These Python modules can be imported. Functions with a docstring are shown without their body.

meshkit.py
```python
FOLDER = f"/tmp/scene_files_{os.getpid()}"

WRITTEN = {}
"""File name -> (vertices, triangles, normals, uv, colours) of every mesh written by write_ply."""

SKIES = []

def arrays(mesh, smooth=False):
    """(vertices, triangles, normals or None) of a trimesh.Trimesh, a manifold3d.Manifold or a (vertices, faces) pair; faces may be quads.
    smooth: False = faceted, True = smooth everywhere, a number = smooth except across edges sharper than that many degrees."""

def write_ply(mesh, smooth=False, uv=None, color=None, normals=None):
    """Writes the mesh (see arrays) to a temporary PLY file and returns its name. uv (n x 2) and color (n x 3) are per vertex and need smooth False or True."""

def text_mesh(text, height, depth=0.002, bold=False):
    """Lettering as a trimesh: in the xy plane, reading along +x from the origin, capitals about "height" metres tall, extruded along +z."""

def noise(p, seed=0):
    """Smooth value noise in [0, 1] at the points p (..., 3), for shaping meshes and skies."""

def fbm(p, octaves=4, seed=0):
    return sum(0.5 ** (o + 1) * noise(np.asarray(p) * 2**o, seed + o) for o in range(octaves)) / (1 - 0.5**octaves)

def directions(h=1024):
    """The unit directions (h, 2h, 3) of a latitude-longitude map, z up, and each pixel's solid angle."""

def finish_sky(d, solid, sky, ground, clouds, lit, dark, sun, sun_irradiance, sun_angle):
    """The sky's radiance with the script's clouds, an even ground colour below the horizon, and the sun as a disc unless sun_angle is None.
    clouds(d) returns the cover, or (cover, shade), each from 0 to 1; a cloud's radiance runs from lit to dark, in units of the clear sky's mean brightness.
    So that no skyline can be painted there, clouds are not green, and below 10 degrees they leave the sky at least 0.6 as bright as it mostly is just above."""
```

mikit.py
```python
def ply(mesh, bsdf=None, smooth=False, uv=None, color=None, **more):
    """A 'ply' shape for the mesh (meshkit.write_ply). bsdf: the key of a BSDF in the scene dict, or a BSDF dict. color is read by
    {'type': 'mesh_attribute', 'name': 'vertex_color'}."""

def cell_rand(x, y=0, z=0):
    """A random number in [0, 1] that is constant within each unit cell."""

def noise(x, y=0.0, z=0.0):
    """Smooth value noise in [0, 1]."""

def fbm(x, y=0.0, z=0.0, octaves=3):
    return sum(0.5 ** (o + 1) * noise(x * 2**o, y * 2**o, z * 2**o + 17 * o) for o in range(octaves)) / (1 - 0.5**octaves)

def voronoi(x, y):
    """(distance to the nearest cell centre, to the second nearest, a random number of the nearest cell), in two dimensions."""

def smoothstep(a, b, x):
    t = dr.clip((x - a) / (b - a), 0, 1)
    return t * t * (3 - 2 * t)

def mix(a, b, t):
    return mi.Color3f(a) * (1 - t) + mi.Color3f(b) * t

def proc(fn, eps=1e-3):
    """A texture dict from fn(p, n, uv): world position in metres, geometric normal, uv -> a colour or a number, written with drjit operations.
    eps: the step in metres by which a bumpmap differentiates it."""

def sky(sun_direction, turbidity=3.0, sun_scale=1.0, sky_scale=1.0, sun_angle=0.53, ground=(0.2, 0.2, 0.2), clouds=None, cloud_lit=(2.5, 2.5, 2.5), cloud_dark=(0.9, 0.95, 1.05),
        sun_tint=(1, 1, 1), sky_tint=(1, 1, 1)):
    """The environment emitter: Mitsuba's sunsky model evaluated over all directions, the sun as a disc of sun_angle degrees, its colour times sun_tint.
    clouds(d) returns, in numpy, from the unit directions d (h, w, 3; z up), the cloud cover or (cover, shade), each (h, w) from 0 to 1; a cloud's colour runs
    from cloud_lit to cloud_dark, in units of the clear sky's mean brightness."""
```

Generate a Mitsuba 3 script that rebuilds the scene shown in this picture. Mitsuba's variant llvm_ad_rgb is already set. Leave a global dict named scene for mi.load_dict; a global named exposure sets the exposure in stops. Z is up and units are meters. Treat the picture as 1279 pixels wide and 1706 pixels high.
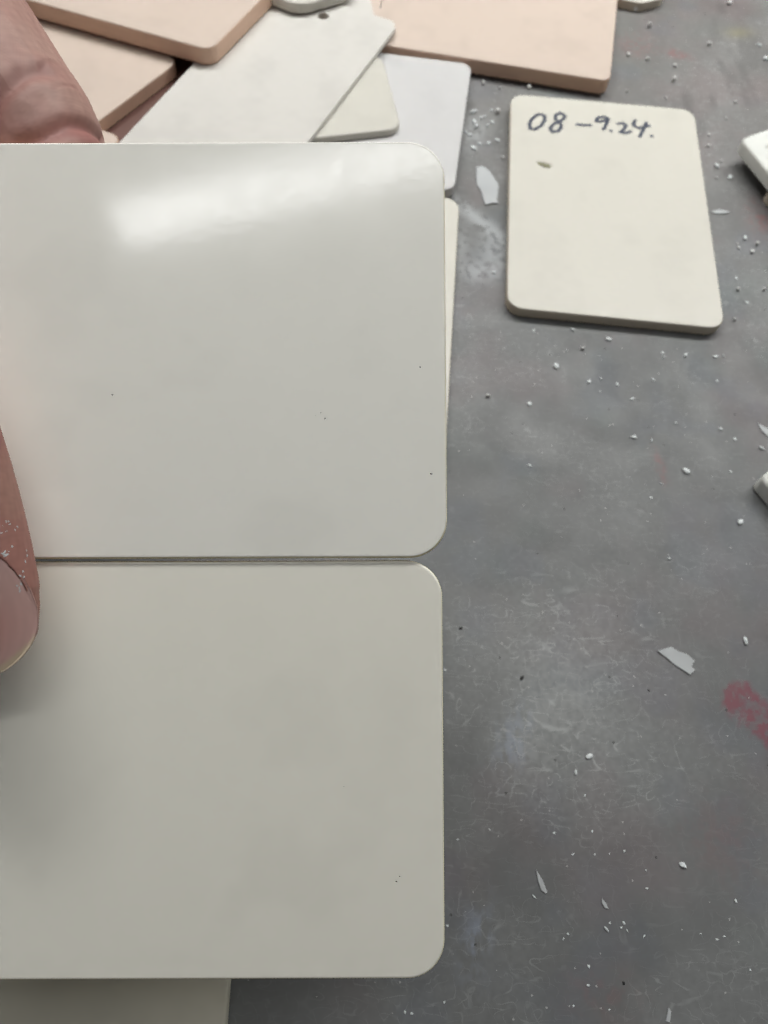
import math, random
import numpy as np, trimesh, drjit as dr, mitsuba as mi
import manifold3d as m3
from shapely.geometry import Polygon, LineString
from shapely.ops import unary_union
import mikit
from mikit import noise, fbm, voronoi, smoothstep, mix, cell_rand, proc

T = mi.ScalarTransform4f
scene, labels = {}, {}
MM = 0.001            # everything below is modelled in millimetres and written in metres

# ------------------------------------------------------------------ camera, light, exposure
CAM = np.array([0.0, 0.0, 160.7])                       # lens, millimetres above the worktop
RIGHT = np.array([0.999277, 0.0, 0.038012])
UP = np.array([-0.0166, 0.899606, 0.436387])
BACK = np.array([-0.034196, -0.436703, 0.898956])       # from the scene to the lens
scene['camera'] = {
    'type': 'thinlens', 'fov': 54.56, 'fov_axis': 'x', 'near_clip': 0.01, 'far_clip': 20.0,
    'aperture_radius': 0.00046, 'focus_distance': 0.112,
    'to_world': T().look_at(origin=(CAM * MM).tolist(), target=((CAM - BACK * 100) * MM).tolist(), up=UP.tolist())}
exposure = 0.55
AMBIENT = (0.055, 0.055, 0.055)
scene['room_light'] = {'type': 'constant', 'radiance': {'type': 'rgb', 'value': list(AMBIENT)}}

def lamp(name, centre, length, width, rotz, rgb, label):
    """A long ceiling lamp: metal housing, two end caps, an emitting diffuser on the underside."""
    at = T().translate([c * MM for c in centre]).rotate([0, 0, 1], rotz)
    L, W = length / 2, width / 2
    house = trimesh.creation.box((length + 30, width + 30, 40)); house.apply_translation((0, 0, 32))
    scene[name + '__housing'] = mikit.ply(scaled(house), 'lamp_metal', to_world=at)
    for i, s in enumerate((-1, 1)):
        cap = trimesh.creation.box((14, width + 26, 14)); cap.apply_translation((s * (L + 8), 0, 4.5))
        scene[name + '__end_cap' + ('_001' if i else '')] = mikit.ply(scaled(cap), 'lamp_metal', to_world=at)
    v = np.array([[-L, -W, 0], [L, -W, 0], [L, W, 0], [-L, W, 0]], float) * MM
    scene[name + '__diffuser'] = mikit.ply((v, np.array([[0, 2, 1], [0, 3, 2]])), 'lamp_white', to_world=at,
                                           emitter={'type': 'area', 'radiance': {'type': 'rgb', 'value': list(rgb)}})
    labels[name] = {'label': label, 'category': 'lamp'}

def scaled(m):
    if hasattr(m, 'to_mesh'):
        q = m.to_mesh(); m = trimesh.Trimesh(np.array(q.vert_properties[:, :3], float), np.array(q.tri_verts), process=False)
    if isinstance(m, tuple):
        m = trimesh.Trimesh(np.asarray(m[0], float), np.asarray(m[1]), process=False)
    m = m.copy(); m.apply_scale(MM); return m

scene['lamp_metal'] = {'type': 'principled', 'base_color': {'type': 'rgb', 'value': [.75, .75, .74]}, 'roughness': .5}
scene['lamp_white'] = {'type': 'diffuse', 'reflectance': {'type': 'rgb', 'value': [.8, .8, .8]}}
lamp('ceiling_lamp', (292, 272, 1150), 1500, 66, 12.5, (5.9, 5.95, 5.9), 'long white tube lamp straight above the worktop, mirrored in the upper held sample')
lamp('ceiling_lamp_001', (150, 440, 470), 900, 110, 0.0, (11.6, 11.6, 11.2), 'unseen tube lamp added over the far side of the worktop')  # added unseen lamp, set low so its light falls off towards the viewer

# ------------------------------------------------------------------ materials
def rgb(*c): return {'type': 'rgb', 'value': list(c)}

def P(p, s): return p.x * (1000 / s), p.y * (1000 / s), p.z * (1000 / s)

def blob(x, y, cx, cy, rx, ry, ang=0.0):
    c, s = math.cos(math.radians(ang)), math.sin(math.radians(ang))
    u, v = (x - cx) * c + (y - cy) * s, -(x - cx) * s + (y - cy) * c
    return dr.exp(-(u * u / (rx * rx) + v * v / (ry * ry)))

def fibres(x, y, scale, thin, seed):
    """Thin curved scratches: contour lines of warped noise, broken into short pieces."""
    wx, wy = noise(x / (scale * 1.3), y / (scale * 1.3), seed), noise(x / (scale * 1.3), y / (scale * 1.3), seed + 9.5)
    f = noise(x / scale + 1.3 * wx, y / scale + 1.3 * wy, seed + 3.1)
    line = 1 - smoothstep(0.0, thin, dr.abs(f - 0.5))
    return line * smoothstep(0.35, 0.75, noise(x / (scale * .8), y / (scale * .8), seed + 21.7))

def table_colour(p, n, uv):
    x, y = p.x * 1000, p.y * 1000
    big = fbm(x / 34, y / 34, 1.3, 3)
    mid = fbm(x / 7, y / 7, 5.1, 3)
    fine = fbm(x / 0.9, y / 0.9, 2.2, 3)
    v = 0.128 * (0.68 + 0.64 * (0.50 * big + 0.30 * mid + 0.20 * fine))
    c = mi.Color3f(v * 0.97, v * 0.995, v * 1.005)
    # faint colour casts: rosy, green-grey, blue-grey
    rosy = smoothstep(.48, .72, fbm(x / 17 + 3, y / 17, 7.7, 3))
    green = smoothstep(.5, .75, fbm(x / 21, y / 21 + 5, 12.4, 3))
    blue = smoothstep(.52, .75, fbm(x / 13, y / 13, 31.0, 3))
    warm = smoothstep(120, 250, y)
    c = c * mix((1, 1, 1), (1.08, .97, .985), rosy) * mix((1, 1, 1), (.95, 1.02, 1.0), green) * mix((1, 1, 1), (.96, .985, 1.045), blue)
    c = c * mix((1, 1, 1), (1.17, 1.10, 1.06), warm)
    # rubbed-in dust: short curved fibres, thick in some patches
    patch = 0.30 * smoothstep(.45, .7, fbm(x / 22, y / 22, 44.0, 2)) + 1.0 * blob(x, y, 43, 37, 14, 21, 20) + .5 * blob(x, y, 36, 22, 6, 9) + .35 * blob(x, y, 118, 240, 22, 30) + .35 * blob(x, y, 60, 50, 14, 20)
    fib = dr.maximum(dr.maximum(.9 * fibres(x, y, 2.3, .034, 3.0), .7 * fibres(x, y, 1.5, .045, 14.0)), dr.maximum(.6 * fibres(x, y, 3.6, .018, 27.0), .8 * fibres(x * .35 + y * .12 + 40, y * 1.3, 1.3, .05, 33.0)))
    c = mix(c, (.36, .375, .375), dr.clip(fib * (0.11 + .72 * patch), 0, .7))
    haze = dr.clip(.34 * patch * (.4 + fine), 0, .42)
    c = mix(c, (.36, .37, .37), haze)
    # chalky diagonal smears beside the marked sample
    k1 = blob(x, y, 34, 176, 14, 2.6, -48) * .9 + blob(x, y, 38, 162, 4.2, 9, 10) * .7 + blob(x, y, 33, 155, 4.5, 4) * .8 + blob(x, y, 28, 166, 3, 7) * .55 + blob(x, y, 35, 214, 4, 9, -10) * .55
    k1 = k1 * smoothstep(.28, .75, fbm(x / 1.6 + y / 9, y / 1.6, 61.0, 3) + .25 * fine)
    c = mix(c, (.38, .40, .41), dr.clip(k1 * .75, 0, .75))
    k2 = blob(x, y, 23.4, -11.5, 2.6, 6.5, -15) + .8 * blob(x, y, 33.5, 25, 3.4, 7, -25)
    c = mix(c, (.27, .31, .40), dr.clip(k2 * smoothstep(.3, .8, fbm(x / 1.2, y / 2.2, 71.0, 3)) * .5, 0, .5))
    # red ink stains, then fainter reddish patches
    edge = 1.6 * (fbm(x / 2.0, y / 2.0, 81.0, 3) - .5)
    r1 = dr.maximum(smoothstep(.34, .74, blob(x, y, 84.6, 33.0, 5.6, 5.6, 0) + .30 * edge), smoothstep(.34, .74, blob(x, y, 89.5, 26.5, 4.4, 9.0, 32) + .30 * edge))
    r1 = r1 * (.30 + .70 * smoothstep(.30, .68, fbm(x / 1.5, y / 1.5, 91.0, 4)))
    c = mix(c, (.18, .045, .065), dr.clip(r1 * .8, 0, .8))
    r2 = .55 * blob(x, y, 75.6, 92, 1.2, 4.6, 8) + .8 * blob(x, y, 108.4, 258.6, 4.5, 2.2, -25) + .55 * blob(x, y, 121, 180, 4, 7) + .22 * blob(x, y, 46, -20, 7, 4) + .18 * blob(x, y, 74, 6, 9, 8) + .4 * blob(x, y, 95.5, 262, 6, 7)
    c = mix(c, (.22, .085, .085), dr.clip(r2 * (.25 + .75 * smoothstep(.35, .7, fbm(x / 1.4, y / 1.4, 17.0, 3))), 0, .6))
    yl = .5 * blob(x, y, 134, 272, 5, 3, 10)
    c = mix(c, (.24, .22, .12), dr.clip(yl, 0, .5))
    # dark wipes, black specks and powder-fine white dust
    dk = smoothstep(.56, .72, fbm(x / 9 + 4, y / 26, 53.0, 3)) * smoothstep(170, 230, y)
    c = c * (1 - .22 * dk)
    d1, _, w1 = voronoi(x / 2.1, y / 2.1)
    c = mix(c, (.55, .55, .54), dr.select((w1 > .955) & (d1 < .05 + .05 * cell_rand(w1 * 900)), .45, 0.0))
    d2, _, w2 = voronoi(x / 4.6 + 7, y / 4.6)
    return mix(c, (.03, .03, .03), dr.select((w2 > .955) & (d2 < .055), .7, 0.0))

def table_rough(p, n, uv):
    x, y = p.x * 1000, p.y * 1000
    return .42 + .22 * fbm(x / 6, y / 6, 4.0, 3)

def table_height(p, n, uv):
    x, y = p.x * 1000, p.y * 1000
    return fbm(x / .7, y / .7, 3.0, 2) * .6 + fbm(x / 6, y / 6, 8.0, 2)

scene['worktop_mat'] = {'type': 'bumpmap', 'tex': proc(table_height, 2e-4), 'scale': 6e-5,
    'bsdf': {'type': 'principled', 'base_color': proc(table_colour), 'roughness': proc(table_rough), 'specular': .45}}

def plastic(key, col, rough=.38, spec=.5, smudge=.05, bump=0.0, bscale=1.0, seed=1.0, scuff=False, side=None):
    def colour(p, n, uv):
        x, y, z = P(p, 1)
        s = fbm(x / 11, y / 11, z / 11 + seed, 3)
        t = fbm(x / 1.7, y / 1.7, z / 1.7 + seed * 3, 2)
        k = 1 - smudge * (1.6 * smoothstep(.5, .78, s) + .5 * (t - .5))
        c = mi.Color3f(*col)
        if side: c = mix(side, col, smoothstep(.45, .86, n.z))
        return c * k
    def rg(p, n, uv):
        x, y, z = P(p, 1)
        r = rough * (.85 + .35 * fbm(x / 5, y / 5, z / 5 + seed, 3))
        if scuff:
            k = smoothstep(-60, 8, x)
            r = r + .09 * k * fbm(x / 1.3, y / 2.5, z / 2.5, 3)
        return r
    b = {'type': 'principled', 'base_color': proc(colour), 'roughness': proc(rg), 'specular': spec}
    if bump:
        def h(p, n, uv):
            x, y, z = P(p, bscale)
            f = fbm(x, y, z, 3)
            if scuff:      # orange peel, coarser and scratched towards the right-hand corner
                X, Y, Z = P(p, 1)
                k = smoothstep(-75, 8, X)
                f = f * (.3 + .7 * k * k) + .15 * k * k * fibres(X, Y, 2.1, .03, 5.0)
            return f
        b = {'type': 'bumpmap', 'tex': proc(h, 1.5e-4), 'scale': bump, 'bsdf': b}
    scene[key] = b

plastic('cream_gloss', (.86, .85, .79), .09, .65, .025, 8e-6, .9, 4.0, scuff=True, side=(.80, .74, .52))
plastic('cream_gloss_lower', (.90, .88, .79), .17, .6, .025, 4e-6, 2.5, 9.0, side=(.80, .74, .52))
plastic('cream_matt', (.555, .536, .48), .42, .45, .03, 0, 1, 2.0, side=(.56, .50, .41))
plastic('white_matt', (.545, .53, .50), .45, .45, .04, 0, 1, 6.0)
plastic('white_lilac', (.505, .50, .50), .45, .45, .03, 0, 1, 8.0)
plastic('cream_grey', (.515, .50, .45), .45, .45, .04, 0, 1, 12.0)
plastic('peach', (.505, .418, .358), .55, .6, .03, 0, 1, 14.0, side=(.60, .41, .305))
plastic('gap_shade', (.11, .052, .042), .5, .4, .03, 0, 1, 16.0)  # deep shade of the gap put into the base colour
plastic('tan', (.52, .50, .42), .45, .45, .04, 0, 1, 13.0)
plastic('white_rough', (.66, .67, .64), .5, .4, .05, 2e-5, 1.0, 18.0)
plastic('chip_white', (.66, .69, .70), .5, .4, .05, 2e-5, .6, 20.0)
plastic('bead_white', (.68, .68, .67), .5, .4, .02, 0, 1, 22.0)
plastic('flake_grey', (.40, .415, .425), .5, .45, .05, 0, 1, 25.0)
scene['ink'] = {'type': 'principled', 'base_color': rgb(.022, .030, .058), 'roughness': .45}
plastic('olive', (.21, .20, .12), .5, .4, .1, 0, 1, 28.0)
scene['dark_strip'] = {'type': 'principled', 'base_color': rgb(.035, .025, .022), 'roughness': .8}
scene['speck'] = {'type': 'principled', 'base_color': rgb(.16, .15, .13), 'roughness': .6}
scene['dark_crumb'] = {'type': 'principled', 'base_color': rgb(.02, .02, .02), 'roughness': .7}

def skin_colour(p, n, uv):
    x, y, z = P(p, 1)
    a = fbm(x / 6, y / 6, z / 6 + 2, 3)
    b = fbm(x / 1.3, y / 1.3, z / 1.3 + 9, 3)
    c = mix((.28, .165, .13), (.25, .115, .095), smoothstep(.35, .7, a))
    c = mix(c, (.44, .29, .24), .5 * smoothstep(.5, .75, b))
    return c * mi.Color3f(mi.Float(1))

def skin_height(p, n, uv):
    x, y, z = P(p, 1)
    d = fbm(x / .9, y / .9, z / .9, 3) + .5 * fbm(x / .35, y / .35, z / .35 + 4, 2)
    return d
scene['skin'] = {'type': 'bumpmap', 'tex': proc(skin_height, 1.5e-4), 'scale': 6e-5,
    'bsdf': {'type': 'principled', 'base_color': {'type': 'mesh_attribute', 'name': 'vertex_color'}, 'roughness': .55, 'specular': .4}}
scene['nail_mat'] = {'type': 'twosided', 'bsdf': {'type': 'principled', 'base_color': {'type': 'mesh_attribute', 'name': 'vertex_color'}, 'roughness': .28, 'specular': .55}}

# ------------------------------------------------------------------ helpers
def rounded(corners, r, inset=0.0, seg=7):
    """Outline of a convex polygon (counter-clockwise) with rounded corners, moved inwards by inset; same point count for every inset."""
    c = np.array(corners, float); n = len(c)
    if np.cross(c[1] - c[0], c[2] - c[1]) < 0: c = c[::-1]; r = (r[::-1] if np.ndim(r) else r)
    r = np.broadcast_to(r, n)
    e = np.roll(c, -1, 0) - c; e /= np.linalg.norm(e, axis=1, keepdims=True)
    nin = np.stack([-e[:, 1], e[:, 0]], 1)                       # inward normals
    out = []
    for i in range(n):
        a, b = nin[i - 1], nin[i]
        A = np.stack([a, b])
        centre = np.linalg.solve(A, np.array([a @ c[i] + r[i], b @ c[i] + r[i]]))
        t0, t1 = math.atan2(-a[1], -a[0]), math.atan2(-b[1], -b[0])
        while t1 < t0: t1 += 2 * math.pi
        for t in np.linspace(t0, t1, seg):
            out.append(centre + (r[i] - inset) * np.array([math.cos(t), math.sin(t)]))
    return np.array(out)

def plate_mesh(corners, r, z0, z1, bevel=.45, low=.25, seg=7, wobble=0.0, seed=0):
    prof = [(low, z0), (0, z0 + low)] + [(bevel * (1 - math.cos(a)), z1 - bevel + bevel * math.sin(a)) for a in np.radians([0, 30, 60, 90])]
    rings = [rounded(corners, r, i, seg) for i, _ in prof]
    n = len(rings[0]); V = np.vstack([np.column_stack([q, np.full(n, z)]) for q, (_, z) in zip(rings, prof)])
    F = []
    for k in range(len(prof) - 1):
        for i in range(n):
            j = (i + 1) % n
            F += [[k * n + i, k * n + j, (k + 1) * n + j], [k * n + i, (k + 1) * n + j, (k + 1) * n + i]]
    cb, ct = len(V), len(V) + 1
    V = np.vstack([V, [[*rings[0].mean(0), z0]], [[*rings[-1].mean(0), z1]]])
    top = (len(prof) - 1) * n
    for i in range(n):
        j = (i + 1) % n
        F += [[cb, j, i], [ct, top + i, top + j]]
    return trimesh.Trimesh(V, np.array(F), process=False)

def manifold(m):
    m = trimesh.Trimesh(m.vertices, m.faces, process=True)
    return m3.Manifold(m3.Mesh(np.asarray(m.vertices, np.float32), np.asarray(m.faces, np.uint32)))

def rect(cx, cy, w, h, ang):
    c, s = math.cos(math.radians(ang)), math.sin(math.radians(ang))
    return [(cx + a * w / 2 * c - b * h / 2 * s, cy + a * w / 2 * s + b * h / 2 * c) for a, b in ((-1, -1), (1, -1), (1, 1), (-1, 1))]

def from_corner(corner, d1, l1, d2, l2):
    """Parallelogram from one corner and two edge directions in degrees."""
    c = np.array(corner, float)
    u = l1 * np.array([math.cos(math.radians(d1)), math.sin(math.radians(d1))]); v = l2 * np.array([math.cos(math.radians(d2)), math.sin(math.radians(d2))])
    return [tuple(c), tuple(c + u), tuple(c + u + v), tuple(c + v)]

def put(key, mesh, bsdf, label=None, cat=None, group=None, kind=None, smooth=32, **kw):
    scene[key] = mikit.ply(scaled(mesh), bsdf, smooth=smooth, **kw)
    note(key, label, cat, group, kind)

def note(key, label=None, cat=None, group=None, kind=None):
    d = {k: v for k, v in (('label', label), ('category', cat), ('group', group), ('kind', kind)) if v}
    if d: labels[key] = d
# debris positions and pen strokes, millimetres on the worktop
BEADS = [(97.4, 282.3, 1.97), (101.2, 273.2, 1.94), (91.2, 256.3, 1.26), (121.2, 264.0, 1.49), (133.7, 289.1, 2.0), (105.0, 243.5, 1.64), (106.7, 251.2, 1.25), (88.0, 236.8, 1.01), (97.7, 254.3, 1.04), (100.7, 234.1, 0.81), (124.2, 233.2, 1.01), (119.3, 224.8, 0.8), (112.0, 216.5, 0.98), (110.8, 211.1, 0.97), (113.6, 204.2, 0.96), (110.5, 196.4, 0.94), (117.4, 168.8, 1.25), (115.2, 165.6, 1.42), (111.4, 168.5, 0.72), (111.4, 167.1, 0.89), (54.7, 236.8, 1.61), (43.2, 223.8, 1.97), (44.8, 236.1, 1.0), (39.3, 238.0, 1.41), (43.5, 202.5, 1.13), (115.4, 151.0, 1.38), (107.7, 150.7, 1.04), (104.4, 139.6, 1.18), (60.1, 128.3, 1.31), (33.2, 112.1, 1.26)]
CRUMBS = [(41.3, 224.9, 1.18), (38.9, 221.8, 0.98), (35.3, 223.7, 1.77), (35.4, 218.7, 1.75), (35.9, 216.5, 2.13), (33.7, 212.6, 1.35), (37.7, 220.9, 1.17), (41.3, 219.0, 1.17), (39.6, 217.5, 0.97), (34.6, 206.5, 1.52), (36.6, 208.6, 1.15), (39.5, 209.0, 1.15), (42.3, 210.5, 1.34), (32.3, 214.0, 1.16), (111.7, 201.9, 1.91), (115.1, 197.0, 1.51), (114.2, 171.1, 1.44), (139.6, 264.8, 1.71), (140.0, 257.1, 2.11), (108.2, 155.1, 0.87), (109.4, 146.1, 0.85), (58.1, 134.8, 0.99), (67.7, 131.8, 1.32), (52.2, 122.2, 1.77), (88.2, 126.8, 1.47), (82.1, 127.6, 0.82), (82.1, 126.1, 0.82), (96.5, 126.7, 0.98), (98.8, 127.2, 0.66), (55.8, 127.8, 0.65), (95.4, 118.7, 0.8), (78.0, 118.6, 0.8), (60.6, 117.4, 0.96), (44.0, 110.0, 1.1), (63.9, 118.6, 0.64), (63.2, 114.5, 0.56), (71.4, 112.3, 0.95), (68.1, 116.8, 0.8), (47.3, 134.1, 0.66), (37.5, 154.8, 1.2), (42.5, 91.6, 0.75), (81.9, 90.8, 1.36), (93.4, 90.9, 0.6), (70.1, 100.4, 1.23), (74.6, 99.8, 0.61), (93.2, 103.4, 1.09), (96.4, 100.5, 0.77), (81.8, 105.1, 0.78), (102.7, 97.8, 1.38), (92.7, 76.8, 1.31), (73.6, 67.0, 0.85), (75.1, 87.1, 0.6), (71.8, 83.1, 0.59), (19.4, 39.9, 0.66), (87.6, 47.2, 1.36), (49.0, 22.0, 1.26), (45.8, 18.8, 1.12), (47.2, 14.4, 0.43), (40.2, 7.3, 0.48), (47.9, 7.6, 0.48), (43.5, 3.4, 0.48), (47.9, 3.4, 0.48), (50.8, 3.5, 0.48), (53.9, 4.0, 0.48), (65.2, 1.5, 1.19), (57.7, 0.6, 0.41), (57.4, -2.6, 0.47), (35.1, -4.0, 0.58), (74.5, -4.8, 0.82), (48.5, -9.5, 0.8), (52.0, -8.5, 0.57), (51.4, -9.3, 0.4), (52.5, -9.8, 0.4), (41.0, -10.3, 0.46), (40.1, -11.1, 0.4), (55.6, -10.7, 0.46), (44.4, -15.6, 0.56), (43.9, -18.6, 0.56), (49.3, -8.5, 0.4), (71.1, -10.8, 0.4), (69.6, -11.3, 0.46), (74.9, -16.3, 0.45), (17.1, -21.1, 0.44), (11.1, -22.8, 0.54), (9.9, -22.6, 0.44), (18.1, -8.9, 0.51), (47.4, -22.4, 0.38), (40.8, -21.8, 0.38), (66.6, -10.3, 0.4), (20.7, 6.1, 0.42), (27.2, 7.9, 0.42)]
DARK = [(36.2, 38.3, 0.79), (23.3, 49.4, 0.61), (50.6, -18.3, 0.56), (63.8, 35.9, 0.46)]
FLAKES = [[(34.8, 197.3), (36.6, 198.1), (38.7, 196.2), (40.2, 193.2), (41.3, 190.1), (40.9, 186.5), (40.3, 184.0), (40.6, 182.3), (39.1, 182.3), (36.7, 181.5), (36.2, 183.9), (35.6, 188.1), (34.7, 189.8), (34.6, 193.5)], [(67.1, 44.6), (70.4, 45.6), (71.9, 44.5), (73.5, 44.1), (75.1, 42.5), (74.2, 41.2), (74.8, 40.4), (73.5, 39.4), (71.9, 40.5), (70.4, 41.6), (68.7, 43.3)], [(35.9, 0.6), (37.0, -1.1), (37.7, -3.2), (37.4, -3.5), (36.6, -2.9), (36.1, -1.4)], [(48.3, -4.3), (49.0, -5.2), (49.3, -6.1), (48.7, -6.0), (48.2, -5.2)], [(58.3, -22.1), (58.7, -22.7), (58.2, -24.4), (57.5, -24.2), (58.0, -23.0)], [(106.3, 181.9), (109.0, 182.7), (111.9, 181.5), (108.9, 180.8), (106.4, 181.2)], [(103.4, 105.5), (105.9, 103.6), (106.5, 102.6), (105.4, 101.4), (104.2, 102.8)]]
STROKES = [[(55.03, 218.92), (53.25, 216.75), (52.22, 214.35), (52.35, 212.22), (53.77, 211.93), (55.82, 213.61), (57.35, 216.49), (57.55, 218.58), (56.34, 219.28), (55.03, 218.92)], [(64.0, 219.2), (62.84, 220.28), (61.26, 219.25), (60.81, 217.33), (62.05, 215.79), (62.49, 213.95), (61.3, 211.57), (59.35, 211.01), (58.71, 212.82), (60.04, 214.75), (62.42, 216.28), (64.09, 218.26), (64.0, 219.2)], [(67.68, 214.96), (69.69, 214.78), (71.92, 214.8)], [(78.17, 218.23), (76.82, 219.2), (74.81, 218.53), (73.96, 216.88), (75.21, 216.66), (77.24, 217.52), (78.17, 218.23), (77.18, 215.63), (75.83, 213.04)], [(78.18, 212.6), (78.28, 212.42)], [(80.97, 216.06), (82.78, 216.44), (83.57, 215.19), (82.32, 213.25), (81.17, 211.95), (82.86, 211.61), (84.54, 212.52)], [(86.8, 217.94), (85.77, 215.59), (87.51, 214.25), (91.03, 215.57)], [(90.27, 216.97), (89.04, 214.05), (87.11, 210.28)], [(91.04, 210.76), (91.31, 210.6)]]
# ------------------------------------------------------------------ the worktop
top = trimesh.creation.box((1500, 1100, 28)); top.apply_translation((0, 250, -14))
put('worktop', top, 'worktop_mat', 'worn grey worktop with scratches, dust and red ink stains', 'worktop', kind='structure', smooth=False)

# ------------------------------------------------------------------ plastic samples lying about
G_REST = 'plastic samples lying on the worktop'
K = [(47.38, 229.1), (107.32, 224.33), (99.25, 133.65), (39.62, 139.27)]
gouge = m3.Manifold.sphere(1.0, 40).scale((3.0, 1.5, 1.0)).rotate((0, 0, -24)).translate((55.7, 196.0, 3.9))
k_mesh = manifold(plate_mesh(K, 4.6, 0.06, 3.4, .5)) - gouge
put('marked_sample__plate', k_mesh, 'cream_matt', smooth=28)
note('marked_sample', 'cream rectangular sample with a handwritten date, alone on the grey worktop', 'plastic sample', G_REST)
blem = trimesh.creation.icosphere(3, 1.0); nrb = np.random.default_rng(3)
blem.vertices += .12 * np.sin(blem.vertices * 4 + 1)
blem.vertices *= [2.5, .85, .42]
blem.apply_transform(trimesh.transformations.rotation_matrix(math.radians(-22), (0, 0, 1))); blem.apply_translation((55.2, 196.1, 3.18))
put('marked_sample__blemish', blem, 'olive', 'small olive brown blemish below the writing', smooth=True)
ink = []
for s in STROKES:
    w = .56
    ink.append(LineString(s).buffer(w, quad_segs=6))
ink_parts = [trimesh.creation.extrude_polygon(Polygon(g.exterior, g.interiors), .05) for g in (lambda u: getattr(u, 'geoms', [u]))(unary_union(ink))]
ink_m = trimesh.util.concatenate(ink_parts); ink_m.apply_translation((0, 0, 3.39))
put('marked_sample__handwriting', ink_m, 'ink', 'dark blue-black pen writing reading 08 - 9.24.', smooth=False)

# peach slabs
A = from_corner((-48.2, 229.0), 159.8, 120, 63.6, 110)
put('peach_slab', plate_mesh(A, 4.5, 8.5, 14.0, .7), 'peach', 'peach slab at the top left, lying on top of the heap', 'plastic slab', G_REST)
B = [(-107.3, 256.7), (-59.0, 234.0), (-100.5, 173.8), (-148.8, 196.5)]
put('peach_slab_001', plate_mesh(B, 4.2, 3.2, 7.6, .6), 'peach', 'smaller peach slab beside the fingers, half under the upper peach slab', 'plastic slab', G_REST)
put('peach_slab_002', plate_mesh(from_corner((80.2, 233.8), 168.9, 150, 79.0, 100), 3.4, .6, 5.6, .55), 'peach', 'large peach slab behind the marked sample, at the top middle', 'plastic slab', G_REST)
q0, dq = np.array([80.2, 233.8]), np.array([math.cos(math.radians(168.9)), math.sin(math.radians(168.9))])
nq = np.array([dq[1], -dq[0]]); nq = nq if nq[1] < 0 else -nq
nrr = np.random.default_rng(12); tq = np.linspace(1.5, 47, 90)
oq = .35 + .45 * np.abs(np.sin(tq * .7)) * nrr.uniform(.2, 1.2, 90) + .25 * nrr.uniform(0, 1, 90)
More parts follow.
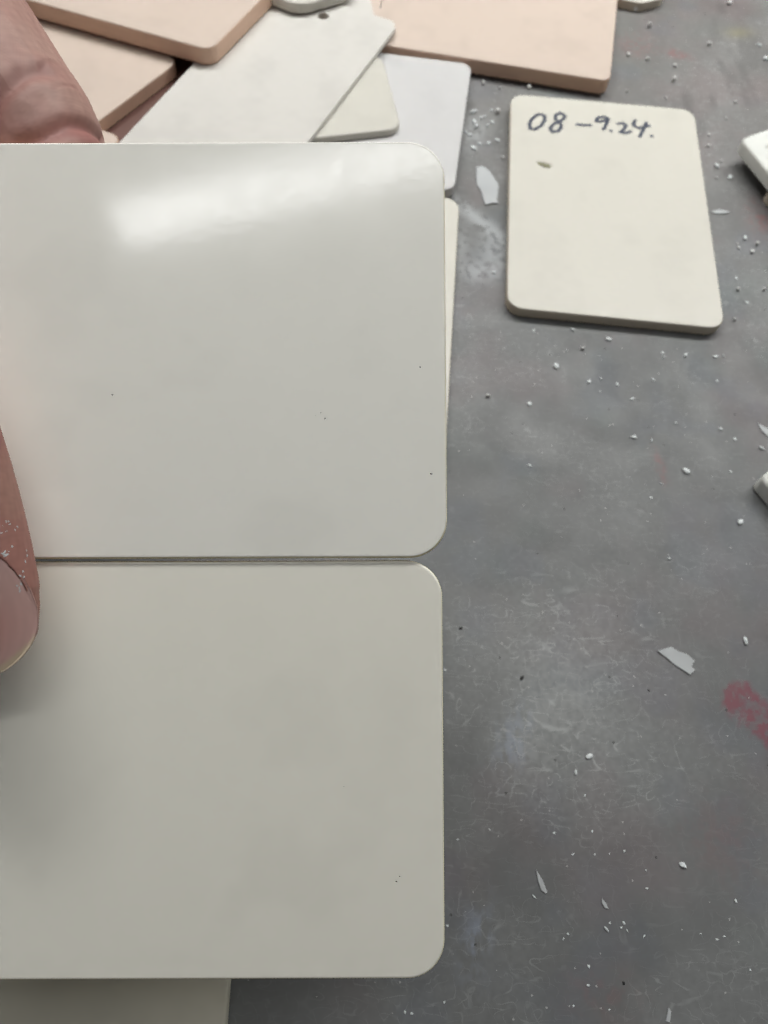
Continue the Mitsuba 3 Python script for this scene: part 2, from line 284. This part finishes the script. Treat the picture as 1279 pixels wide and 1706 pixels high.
ring = [q0 + dq * t + nq * o for t, o in zip(tq, oq)] + [q0 + dq * t - nq * 3 for t in (47, 1.5)]
edge_strip = trimesh.creation.extrude_polygon(Polygon(ring).buffer(0), .52); edge_strip.apply_translation((0, 0, .03))  # near-black ragged strip along the lower front edge of the slab
put('peach_slab_002__ragged_strip', edge_strip, 'dark_strip', 'dark ragged strip along its lower front edge', smooth=False)
put('shaded_gap_slab', plate_mesh(rect(-78, 222, 56, 60, -25), 4, .06, 3.1, .5), 'gap_shade', 'slab in the gap between the peach slab and the hang tag, deep shade put into its dark colour', 'plastic slab', G_REST)

# thin white tag with a punched hole
d0 = (11.0, 256.3)
ang = 155.3
D = from_corner(d0, ang, 48.8, ang + 89.6, 118)
chamf = []
Dp = np.array(D)
def cut(i, a, b):      # replaces corner i by two points
    p, q = Dp[i - 1], Dp[(i + 1) % 4]; c = Dp[i]
    return [tuple(c + (p - c) / np.linalg.norm(p - c) * a), tuple(c + (q - c) / np.linalg.norm(q - c) * b)]
Dpoly = cut(0, 3.2, 2.2) + cut(1, 3, 3) + [D[2], D[3]]
hole = m3.Manifold.cylinder(6, 1.95, 1.85, 32).translate((-14.6, 258.4, 5))
d_mesh = manifold(plate_mesh(Dpoly, 1.2, 6.6, 8.2, .25, .15)) - hole
put('hang_tag', d_mesh, 'white_matt', 'long thin white tag with a punched hole near its end', 'plastic tag', G_REST, smooth=28)
put('white_scrap', plate_mesh([(2.6, 263.2), (1.0, 272.0), (-14, 278), (-18, 262), (-4, 255)], 1.0, 6.25, 6.58, .15, .1), 'white_matt', 'white scrap peeping out behind the end of the hang tag', 'plastic scrap', G_REST)
put('rounded_sample', plate_mesh([(-37.5, 265.0), (-22.5, 256.6), (-5, 266.5), (-5, 290), (-37.5, 290)], 9.5, 8.9, 12.2, .8, .25, 14), 'cream_grey', 'greenish cream sample with a rounded end lying on the hang tag at the top edge', 'plastic sample', G_REST)

put('thick_sample', plate_mesh([(5.2, 242.4), (11.4, 205.9), (-40.0, 195.2), (-46.0, 232.0)], 4.8, 4.36, 6.58, .85), 'cream_grey', 'cream grey sample wedged under the hang tag, on the lilac white sample', 'plastic sample', G_REST)
put('lilac_sample', plate_mesh(from_corner((35.2, 242.2), -98.0, 60.5, 172.4, 90), 3.8, .9, 4.3, .35), 'white_lilac', 'flat lilac white sample under the cream grey one, left of the marked sample', 'plastic sample', G_REST)
put('hidden_sample', plate_mesh(from_corner((28.5, 180.4), -94.8, 90, 175.2, 60), 4.6, .06, 3.4, .5), 'cream_matt', 'pale cream sample showing as a narrow strip beside the upper held sample', 'plastic sample', G_REST)
put('small_sample', plate_mesh(from_corner((-73.2, 200.6), 158, 30, -112, 40), 3.6, 3.2, 5.0, .8), 'peach', 'tiny visible corner of a pale sample between fingers and held sample', 'plastic sample', G_REST)
put('shaded_sample', plate_mesh([(-21.8, 20), (-21.8, -70), (-82, -70), (-82, 20)], 4.2, .06, 3.4, .5), 'tan', 'shaded cream sample under the lower held sample at the bottom left', 'plastic sample', G_REST)
put('top_edge_sample', plate_mesh([(89.5, 284.2), (98.5, 281.5), (107.5, 285.2), (112, 305), (84, 303)], 5.5, .06, 3.4, .5), 'cream_matt', 'rounded tip of a cream sample at the top edge, right of the peach slab', 'plastic sample', G_REST)

# the two samples cut by the right edge, one with a sunk panel
M = from_corner((116.0, 204.2), 27.0, 52, -70.0, 62)
Mp = np.array(M)
m_base = manifold(plate_mesh(M, 2.4, 4.1, 8.6, .9, .5))
cen = Mp.mean(0)
inner = cen + (Mp - cen) * np.array([[.80, .80]])
m_cut = m3.Manifold.extrude(m3.CrossSection([inner.tolist() if np.cross(inner[1] - inner[0], inner[2] - inner[1]) > 0 else inner[::-1].tolist()]), 2.0).translate((0, 0, 8.0))
put('moulded_sample', m_base - m_cut, 'white_rough', 'thick white moulded piece with a sunk panel at the right edge', 'plastic sample', G_REST, smooth=28)
put('under_sample', plate_mesh(from_corner((122.3, 187.2), 38, 50, -52, 40), 2.5, .06, 4.05, .8), 'cream_matt', 'cream piece just showing under the white moulded piece', 'plastic sample', G_REST)
put('edge_sample', plate_mesh(from_corner((97.4, 86.6), 37.0, 50, -61.0, 62), 2.0, .35, 5.4, 1.0), 'white_rough', 'thick white piece whose corner pokes in at the right edge, lowest of the two', 'plastic sample', G_REST)

# ------------------------------------------------------------------ debris, each piece its own object
def where(x, y):
    if x < 44 and y > 195: return 'in the sprinkle between the lilac sample and the marked sample'
    if y > 228: return 'near the top right, beyond the marked sample'
    if y > 140: return 'right of the marked sample' if x > 90 else 'close to the left side of the marked sample'
    if y > 108: return 'just in front of the marked sample'
    if y > 60: return 'in the middle of the bare grey worktop'
    if y > 15: return 'beside the lower held sample, around the jagged flake'
    return 'near the bottom edge, around the pointed slivers'
def numbered(base, i): return base if i == 0 else f'{base}_{i:03d}'
for i, (x, y, d) in enumerate(BEADS):
    b = trimesh.creation.icosphere(2, d * .43)
    nr = np.random.default_rng(100 + i)
    b.vertices *= (1 + .16 * nr.standard_normal(3))[None]
    b.vertices += .012 * d * np.sin(b.vertices * 5 / d + nr.uniform(0, 6, 3))
    b.apply_translation((x, y, -b.bounds[0][2]))
    put(numbered('plastic_bead', i), b, 'bead_white', 'tiny round white bead ' + where(x, y), 'bead', 'white beads scattered on the worktop', smooth=True)
def lump(d, seed, squash=.55):
    nr = np.random.default_rng(seed)
    b = trimesh.creation.icosphere(1, d / 2)
    b.vertices *= nr.uniform(.65, 1.3, (len(b.vertices), 1))
    b = b.convex_hull
    b.vertices *= [nr.uniform(.9, 1.5), nr.uniform(.55, 1.0), squash]
    b.apply_transform(trimesh.transformations.rotation_matrix(nr.uniform(0, 6.28), (0, 0, 1)))
    return b
for i, (x, y, d) in enumerate(CRUMBS):
    b = lump(d * .9, 300 + i); b.apply_translation((x, y, -b.bounds[0][2]))
    put(numbered('plastic_crumb', i), b, 'chip_white', 'small irregular white crumb ' + where(x, y), 'crumb', 'white crumbs scattered on the worktop', smooth=False)
for i, (x, y, d) in enumerate(DARK):
    b = lump(d * .9, 900 + i); b.apply_translation((x, y, -b.bounds[0][2]))
    put(numbered('dark_crumb_bit', i), b, 'dark_crumb', ['tiny black crumb above the blue-white smear, beside the lower held sample', 'tiny black crumb level with the gap between the held samples', 'tiny black crumb near the bottom edge', 'tiny black crumb left of the red stain'][i], 'crumb', 'black crumbs on the worktop', smooth=False)
FL = ['large pale grey-white flake left of the marked sample', 'jagged pale flake alone in the middle right of the worktop',
      'pointed sliver near the bottom, right of the lower held sample', 'short pale sliver right of the pointed one, near the bottom',
      'narrow pale flake at the very bottom edge', 'thin horizontal sliver right of the marked sample', 'pale flake cut by the right edge, above the thick white piece']
def flake(poly, seed):
    nr = np.random.default_rng(seed)
    q = np.array(poly); c = q.mean(0)
    f = Polygon(q).buffer(0)
    m = trimesh.creation.extrude_polygon(f.segmentize(.5), .30)
    m = m.subdivide().subdivide() if len(m.faces) < 600 else m
    d = m.vertices[:, :2] - c
    m.vertices[:, 2] += .05 + .006 * (d ** 2).sum(1) * nr.uniform(.2, .7) + .06 * np.sin(d[:, 0] * 1.7 + nr.uniform(0, 6)) * np.sin(d[:, 1] * 1.3)
    m.vertices[:, 2] = np.maximum(m.vertices[:, 2], .02)
    return m
for i, f in enumerate(FLAKES):
    put(numbered('plastic_flake', i), flake(f, 40 + i), 'flake_grey', FL[i], 'flake', 'thin plastic flakes on the worktop', smooth=30)
hair = LineString([(4.5, 262.0), (5.2, 266), (7.0, 270), (10.5, 274.5)])
pts = np.array([hair.interpolate(t, True).coords[0] for t in np.linspace(0, 1, 14)])
hv, hf = [], []
for i, (x, y) in enumerate(pts):
    zc = 9.3 + 1.6 * math.sin(i / 13 * 3.1)
    for a in np.arange(5) * 2 * math.pi / 5: hv.append((x + .13 * math.cos(a), y, zc + .13 * math.sin(a)))
for i in range(13):
    for a in range(5):
        b_ = (a + 1) % 5
        hf += [[i * 5 + a, i * 5 + b_, i * 5 + 5 + b_], [i * 5 + a, i * 5 + 5 + b_, i * 5 + 5 + a]]
put('plastic_thread', (np.array(hv), np.array(hf)), 'chip_white', 'fine pale thread at the corner of the large peach slab', 'thread', smooth=True)

# ------------------------------------------------------------------ the two samples held up, and the hand
# frame of the held samples: origin at the middle of the upper sample's face, axes along its edges and out of its face
HELD_O = np.array([-32.912, 67.333, 73.598])
HELD = np.eye(4); HELD[:3, :3] = np.stack([RIGHT, UP, BACK], 1); HELD[:3, 3] = HELD_O
def held(m, extra=None):
    m = m.copy()
    if extra is not None: m.apply_transform(extra)
    m.apply_transform(HELD); return m
tm = trimesh.transformations
def dished(m, k):      # the faint bow of a moulded plate
    m = m.copy(); m.vertices[:, 2] += k * (m.vertices[:, 1] / 30.0) ** 2; return m
def fine_plate(r, bevel, h):
    return plate_mesh(rect(0, 0, 90, h, 0), r, -3.2, 0.0, bevel, .3, 11)
up = held(fine_plate(5.4, .5, 60.5), tm.translation_matrix((.08, .49, 0)) @ tm.rotation_matrix(math.radians(-3.0), (1, 0, 0)) @ tm.rotation_matrix(math.radians(.17), (0, 0, 1)))
put('held_sample', up, 'cream_gloss', 'upper of the two glossy cream samples held up, mirroring a lamp along its top', 'plastic sample', 'glossy samples held together', smooth=24)
lo = held(fine_plate(5.2, .5, 57.9), tm.translation_matrix((-.43, -59.06, 2.2)) @ tm.rotation_matrix(math.radians(-2.6), (1, 0, 0)) @ tm.rotation_matrix(math.radians(.19), (0, 0, 1)))
put('held_sample_001', lo, 'cream_gloss_lower', 'lower of the two glossy cream samples held up, under the thumb tip', 'plastic sample', 'glossy samples held together', smooth=24)

def specks(spots):
    out = []
    for k, (u, v, r) in enumerate(spots):
        nr_ = np.random.default_rng(60 + k); a = np.arange(9) * 2 * math.pi / 9
        q = Polygon(np.column_stack([u + r * 1.3 * np.cos(a) * nr_.uniform(.6, 1.2, 9), v + r * np.sin(a) * nr_.uniform(.6, 1.2, 9)])).buffer(0)
        g = trimesh.creation.extrude_polygon(q, .03); g.apply_translation((0, 0, -.01)); out.append(g)
    return trimesh.util.concatenate(out)
UP_T = tm.translation_matrix((.08, .49, 0)) @ tm.rotation_matrix(math.radians(-3.0), (1, 0, 0))
LO_T = tm.translation_matrix((-.43, -59.06, 2.2)) @ tm.rotation_matrix(math.radians(-2.6), (1, 0, 0))
put('held_sample__specks', held(specks([(-2.6, -6.9, .13), (41.3, -2.9, .1), (42.8, -18.2, .13), (27.7, -10.3, .12), (27.1, -9.5, .06), (26.4, -9.9, .05)]), UP_T), 'speck', 'tiny dark specks on its face', kind='stuff', smooth=False)
put('held_sample_001__specks', held(specks([(38.4, -15.5, .12), (38.8, -14.8, .07), (31, -2.5, .06)]), LO_T), 'speck', 'tiny dark specks on its face', kind='stuff', smooth=False)

ICO = trimesh.creation.icosphere(2).vertices
def hull(balls):
    return m3.Manifold.hull_points(np.vstack([ICO * r + np.array(c) for c, r in balls]).astype(np.float32))
def chain(*balls):
    return [hull([a, b]) for a, b in zip(balls, balls[1:])]
def pair(c, s, half, r): return [((c[0] - s[0] * half, c[1] - s[1] * half, c[2] - s[2] * half), r), ((c[0] + s[0] * half, c[1] + s[1] * half, c[2] + s[2] * half), r)]
parts = []
side = np.array([.96, .27, .05])
st = [((-44, 19, 13), 3.0, 8.6), ((-33.5, 2.0, 11.6), 3.0, 7.4), ((-25.6, -12.5, 9.3), 3.2, 7.5), ((-22.6, -20.5, 8.8), 3.1, 6.9), ((-20.2, -28.0, 8.8), 3.1, 6.5), ((-18.2, -34.5, 9.2), 3.1, 6.0), ((-17.1, -38.6, 9.4), 2.6, 5.3)]
for a, b in zip(st, st[1:]):
    parts.append(hull(pair(a[0], side, a[1], a[2]) + pair(b[0], side, b[1], b[2])))
parts += chain(((-78, 44, -5), 14.5), ((-44, 19, 12), 11.0))
parts += chain(((-46, 76, -23), 11.5), ((-19.6, 37.6, -13.6), 9.9), ((-14.4, 24, -12.3), 8.6), ((-11.0, 10, -11.6), 7.8), ((-10.6, 5.5, -11.3), 7.2))
parts += chain(((-54, 78, -41), 11.5), ((-33, 38, -33), 9.4), ((-26, 18, -27), 8.4), ((-21, 4, -22), 7.6))
parts += chain(((-64, 76, -58), 11), ((-43, 36, -51), 9.0), ((-35, 18, -43), 8.2), ((-30, 6, -36), 7.4))
parts += chain(((-76, 70, -71), 10), ((-57, 36, -65), 8.0), ((-49, 22, -59), 7.2), ((-44, 10, -53), 6.5))
parts.append(hull([((-46, 78, -24), 11), ((-54, 80, -41), 11.5), ((-118, 92, -34), 16), ((-118, 92, -46), 16)]))
parts.append(hull([((-54, 80, -41), 11.5), ((-76, 72, -70), 10), ((-118, 92, -46), 16), ((-118, 90, -54), 15)]))
parts.append(hull([((-78, 46, -6), 14), ((-118, 92, -36), 16), ((-50, 76, -25), 10)]))
parts += chain(((-118, 92, -42), 17.5), ((-215, 128, -58), 25), ((-330, 165, -76), 34))
hand = m3.Manifold.batch_boolean(parts, m3.OpType.Add).refine_to_length(1.7)
hm = hand.to_mesh(); hm = trimesh.Trimesh(np.array(hm.vert_properties[:, :3], float), np.array(hm.tri_verts), process=True)
trimesh.smoothing.filter_taubin(hm, lamb=.5, nu=.52, iterations=22)
sel = np.where((hm.triangles_center[:, 0] > -34) & (hm.triangles_center[:, 1] > -48))[0]
vv, ff = trimesh.remesh.subdivide(hm.vertices, hm.faces, sel)
hm = trimesh.Trimesh(vv, ff, process=True)
sel = np.where((hm.triangles_center[:, 0] > -32))[0]
vv, ff = trimesh.remesh.subdivide(hm.vertices, hm.faces, sel)
hm = trimesh.Trimesh(vv, ff, process=True)

def seg_dist(p, line):
    best = np.full(len(p), 1e9)
    for a, b in zip(line, line[1:]):
        a, b = np.array(a, float), np.array(b, float); d = b - a
        t = np.clip(((p - a) @ d) / (d @ d), 0, 1)
        best = np.minimum(best, np.linalg.norm(p - a - t[:, None] * d, axis=1))
    return best
vn = np.array(hm.vertex_normals); V = np.array(hm.vertices)
front = (V[:, 2] < -1) & (V[:, 1] > 22) & (vn[:, 2] > -.1)
uv2 = V[:, :2]
red = np.zeros(len(V)); disp = np.zeros(len(V))
# flexion creases on the palm side of the index finger: (line, width, depth, redness with painted fold shade)
CREASES = [([(-17.6, 31.2), (-15.6, 32.1), (-14.2, 33.0), (-12.0, 35.2), (-10.3, 36.5), (-8.9, 37.0)], 1.15, .75, .8),
           ([(-24, 34), (-22.3, 36.6), (-20.9, 38.4), (-19.2, 40.6), (-17.8, 42.4), (-15.9, 44.0)], 1.4, .75, .6),
           ([(-14.0, 41.1), (-13.1, 42.7), (-12.5, 43.4)], .25, .12, .2), ([(-16.2, 45.3), (-15.5, 47.1)], .4, .15, .25)]
def curve(line, n=40):
    q = np.array(line, float); k = np.linspace(0, 1, len(q)); t = np.linspace(0, 1, n)
    from scipy.interpolate import make_interp_spline
    return make_interp_spline(k, q, k=min(3, len(q) - 1))(t)
for line, w, dep, rd in CREASES:
    line = curve(line)
    d = seg_dist(uv2, line)
    disp -= front * dep * np.exp(-(d / w) ** 2)
    disp += front * .22 * dep * np.exp(-((d - 2.1 * w) / (1.2 * w)) ** 2)
    red += front * rd * np.exp(-(d / (1.7 * w)) ** 2)
low_bulge = front * np.exp(-(((uv2 - [-9.4, 34.0]) / [2.6, 2.0]) ** 2).sum(1))
disp += .35 * low_bulge; red += .75 * low_bulge + .5 * front * np.exp(-(((uv2 - [-19, 34.0]) / [6, 3.0]) ** 2).sum(1))
# thumb: knuckle wrinkles, cuticle fold
thumb = (V[:, 2] > 4) & (vn[:, 2] > -.3)
for k, (y0, dep) in enumerate(((-9.5, .35), (-11.2, .45), (-13.2, .4), (-15.2, .25))):
    yy = V[:, 1] - y0 - .25 * (V[:, 0] + 24) + .5 * np.sin(V[:, 0] * .9 + k)
    disp -= thumb * dep * np.exp(-(yy / .4) ** 2) * (vn[:, 2] > .1)
red += .75 * thumb * np.exp(-(((V[:, 1] + 12.5) / 2.2) ** 2)) * np.clip((V[:, 0] + 21) / 3, 0, 1) + .35 * thumb * (V[:, 1] < -24)
V = V + vn * disp[:, None]
# the nail bed: the skin is pressed down under the nail, leaving a fold round it
tip = np.array([-15.9, -44.5]); cut_ = np.array([-18.5, -27.6])
ax = (tip - cut_); LN = np.linalg.norm(ax); ax /= LN; sd = np.array([-ax[1], ax[0]])
if sd[0] < 0: sd = -sd
def nail_half(t):
    e = np.abs(2 * t - 1)
    return 8.4 * (1 - np.minimum(e, 1) ** np.where(t > .5, 2.6, 4.2)) ** (1 / 2.4) * (.80 + .20 * np.sin(np.minimum(t / .6, 1) * math.pi / 2))
def nail_top(t, s):
    return 15.4 - 2.0 * t - 1.3 * np.maximum(0, t - .72) ** 2 - (10.2 - np.sqrt(np.maximum(10.2 ** 2 - s * s, 1))) * .92 - .5 * np.maximum(0, .1 - t) / .1
tt, ss = ((V[:, :2] - cut_) @ ax) / LN, (V[:, :2] - cut_) @ sd
bed = (tt > .07) & (tt < 1.05) & ((np.abs(ss) < nail_half(np.clip(tt, 0, 1)) - .25) | (tt > .72)) & (V[:, 2] > 4)
V[:, 2] = np.where(bed, np.minimum(V[:, 2], nail_top(np.clip(tt, 0, 1), ss) - .12), V[:, 2])
# skin tone per vertex: uneven, redder over the knuckle, redder with shade painted darker in folds
def sinfield(p, f, s):
    r = np.random.default_rng(s); o = np.zeros(len(p))
    for _ in range(7):
        k = r.standard_normal(3) * f; o += np.sin(p @ k + r.uniform(0, 6.28))
    return o / 7
tone = np.clip(.5 + .9 * sinfield(V, .22, 1) + .4 * sinfield(V, .8, 2), 0, 1)[:, None]
spk = np.clip(.5 + .8 * sinfield(V, 3.0, 3), 0, 1)[:, None]
col = np.array([.375, .232, .197]) * (1 - tone) + np.array([.350, .180, .155]) * tone
col = col * (.91 + .18 * spk)
rd = np.clip(red, 0, 1)[:, None]
ontip = np.clip((V[:, 2:3] - 2) / 3, 0, 1)
col = col * ((1 - ontip) * np.array([.90, .88, .87]) + ontip * np.array([.74, .66, .62]))
col = col * (1 - rd * .65) + np.array([.28, .095, .09]) * rd * .55
hm = trimesh.Trimesh(V, hm.faces, process=False)
put('hand__skin', held(hm), 'skin', smooth=True, color=col)
note('hand', 'bare hand pinching the two held samples at the left, thumb in front', 'hand')

# thumb nail: a curved thin shell from the cuticle to a pale free edge
NI, NJ = 40, 34
def nail_surface(lift):
    pts = []
    for i in range(NI + 1):
        t = i / NI
        hw = float(nail_half(np.float64(t)))
        for j in range(NJ + 1):
            s = hw * (2 * j / NJ - 1)
            pos = cut_ + ax * LN * t + sd * s
            w = float(nail_top(np.float64(t), np.float64(s))) + lift
            pts.append((pos[0], pos[1], w))
    return np.array(pts)
a, b = nail_surface(.0), nail_surface(-.35)
n1 = (NI + 1) * (NJ + 1); F = []
for i in range(NI):
    for j in range(NJ):
        q = i * (NJ + 1) + j; r_ = q + NJ + 1
        F += [[q, q + 1, r_ + 1], [q, r_ + 1, r_], [n1 + q, n1 + r_ + 1, n1 + q + 1], [n1 + q, n1 + r_, n1 + r_ + 1]]
for i in range(NI):
    for j in (0, NJ):
        q = i * (NJ + 1) + j; r_ = q + NJ + 1
        F += [[q, r_, n1 + r_], [q, n1 + r_, n1 + q]]
ncol = []
for i in range(NI + 1):
    for j in range(NJ + 1):
        t, x = i / NI, 2 * j / NJ - 1
        rim = min(1, max(0, (t - (.945 - .22 * abs(x) ** 4)) / .05)) * .8
        m_ = math.exp(-((t - .62) / .26) ** 2 - ((x - .1) / .55) ** 2)
        c = np.array([.43, .275, .25]) * (1 - m_) + np.array([.37, .16, .14]) * m_
        pale = math.exp(-(t / .16) ** 2)
        c = c * (1 - pale * .55) + np.array([.40, .30, .30]) * pale * .55
        g = .5 + .5 * math.sin(j * 2.3 + math.sin(i * .21) * .6)
        c = c * (.95 + .07 * g)
        ncol.append(c * (1 - rim) + np.array([.42, .35, .24]) * rim)
ncol = np.vstack([ncol, ncol])
put('hand__nail', held(trimesh.Trimesh(np.vstack([a, b]), np.array(F)[:, ::-1], process=False)), 'nail_mat', 'dusty pink thumb nail with a pale free edge', smooth=True, color=ncol)

# pale dust caught round the cuticle
nr = np.random.default_rng(5)
flecks = []
tree_pts = np.array(hm.vertices); tree_n = np.array(hm.vertex_normals)
cand = np.where((tree_pts[:, 2] > 7) & (tree_n[:, 2] > .05) & (tree_pts[:, 0] > -22))[0]
def fleck(target, size, aspect, lift=.05):
    k = cand[np.argmin(((tree_pts[cand, :2] - target) ** 2).sum(1))]
    g = trimesh.creation.icosphere(1, 1.0); g.vertices *= nr.uniform(.6, 1.3, (len(g.vertices), 1)); g = g.convex_hull
    g.vertices *= [size * aspect, size, size * .35]
    g.apply_transform(tm.rotation_matrix(nr.uniform(0, 3.14), (0, 0, 1)))
    g.apply_transform(trimesh.geometry.align_vectors([0, 0, 1], tree_n[k])); g.apply_translation(tree_pts[k] + tree_n[k] * lift); return g
for _ in range(34):
    s_ = nr.uniform(0, 1)
    flecks.append(fleck((-14.0 + 2.2 * s_ + nr.normal(0, .7), -28.2 + 3.8 * s_ * s_ + nr.normal(0, .6)), nr.uniform(.04, .13), nr.uniform(1, 3.4)))
for _ in range(16):
    flecks.append(fleck((-12.4 + nr.normal(0, 1.6), -28.2 + nr.normal(0, .4)), nr.uniform(.05, .15), nr.uniform(1, 3.2)))
for _ in range(12):
    flecks.append(fleck((-10.2 + nr.normal(0, .2), -32 + nr.normal(0, 1.2)), nr.uniform(.06, .16), 1.5))
put('hand__dust', held(trimesh.util.concatenate(flecks)), 'flake_grey', 'pale dust stuck round the cuticle', kind='stuff', smooth=False)

for k in labels:
    if not any(q == k or q.startswith(k + '__') for q in scene): raise KeyError(k)
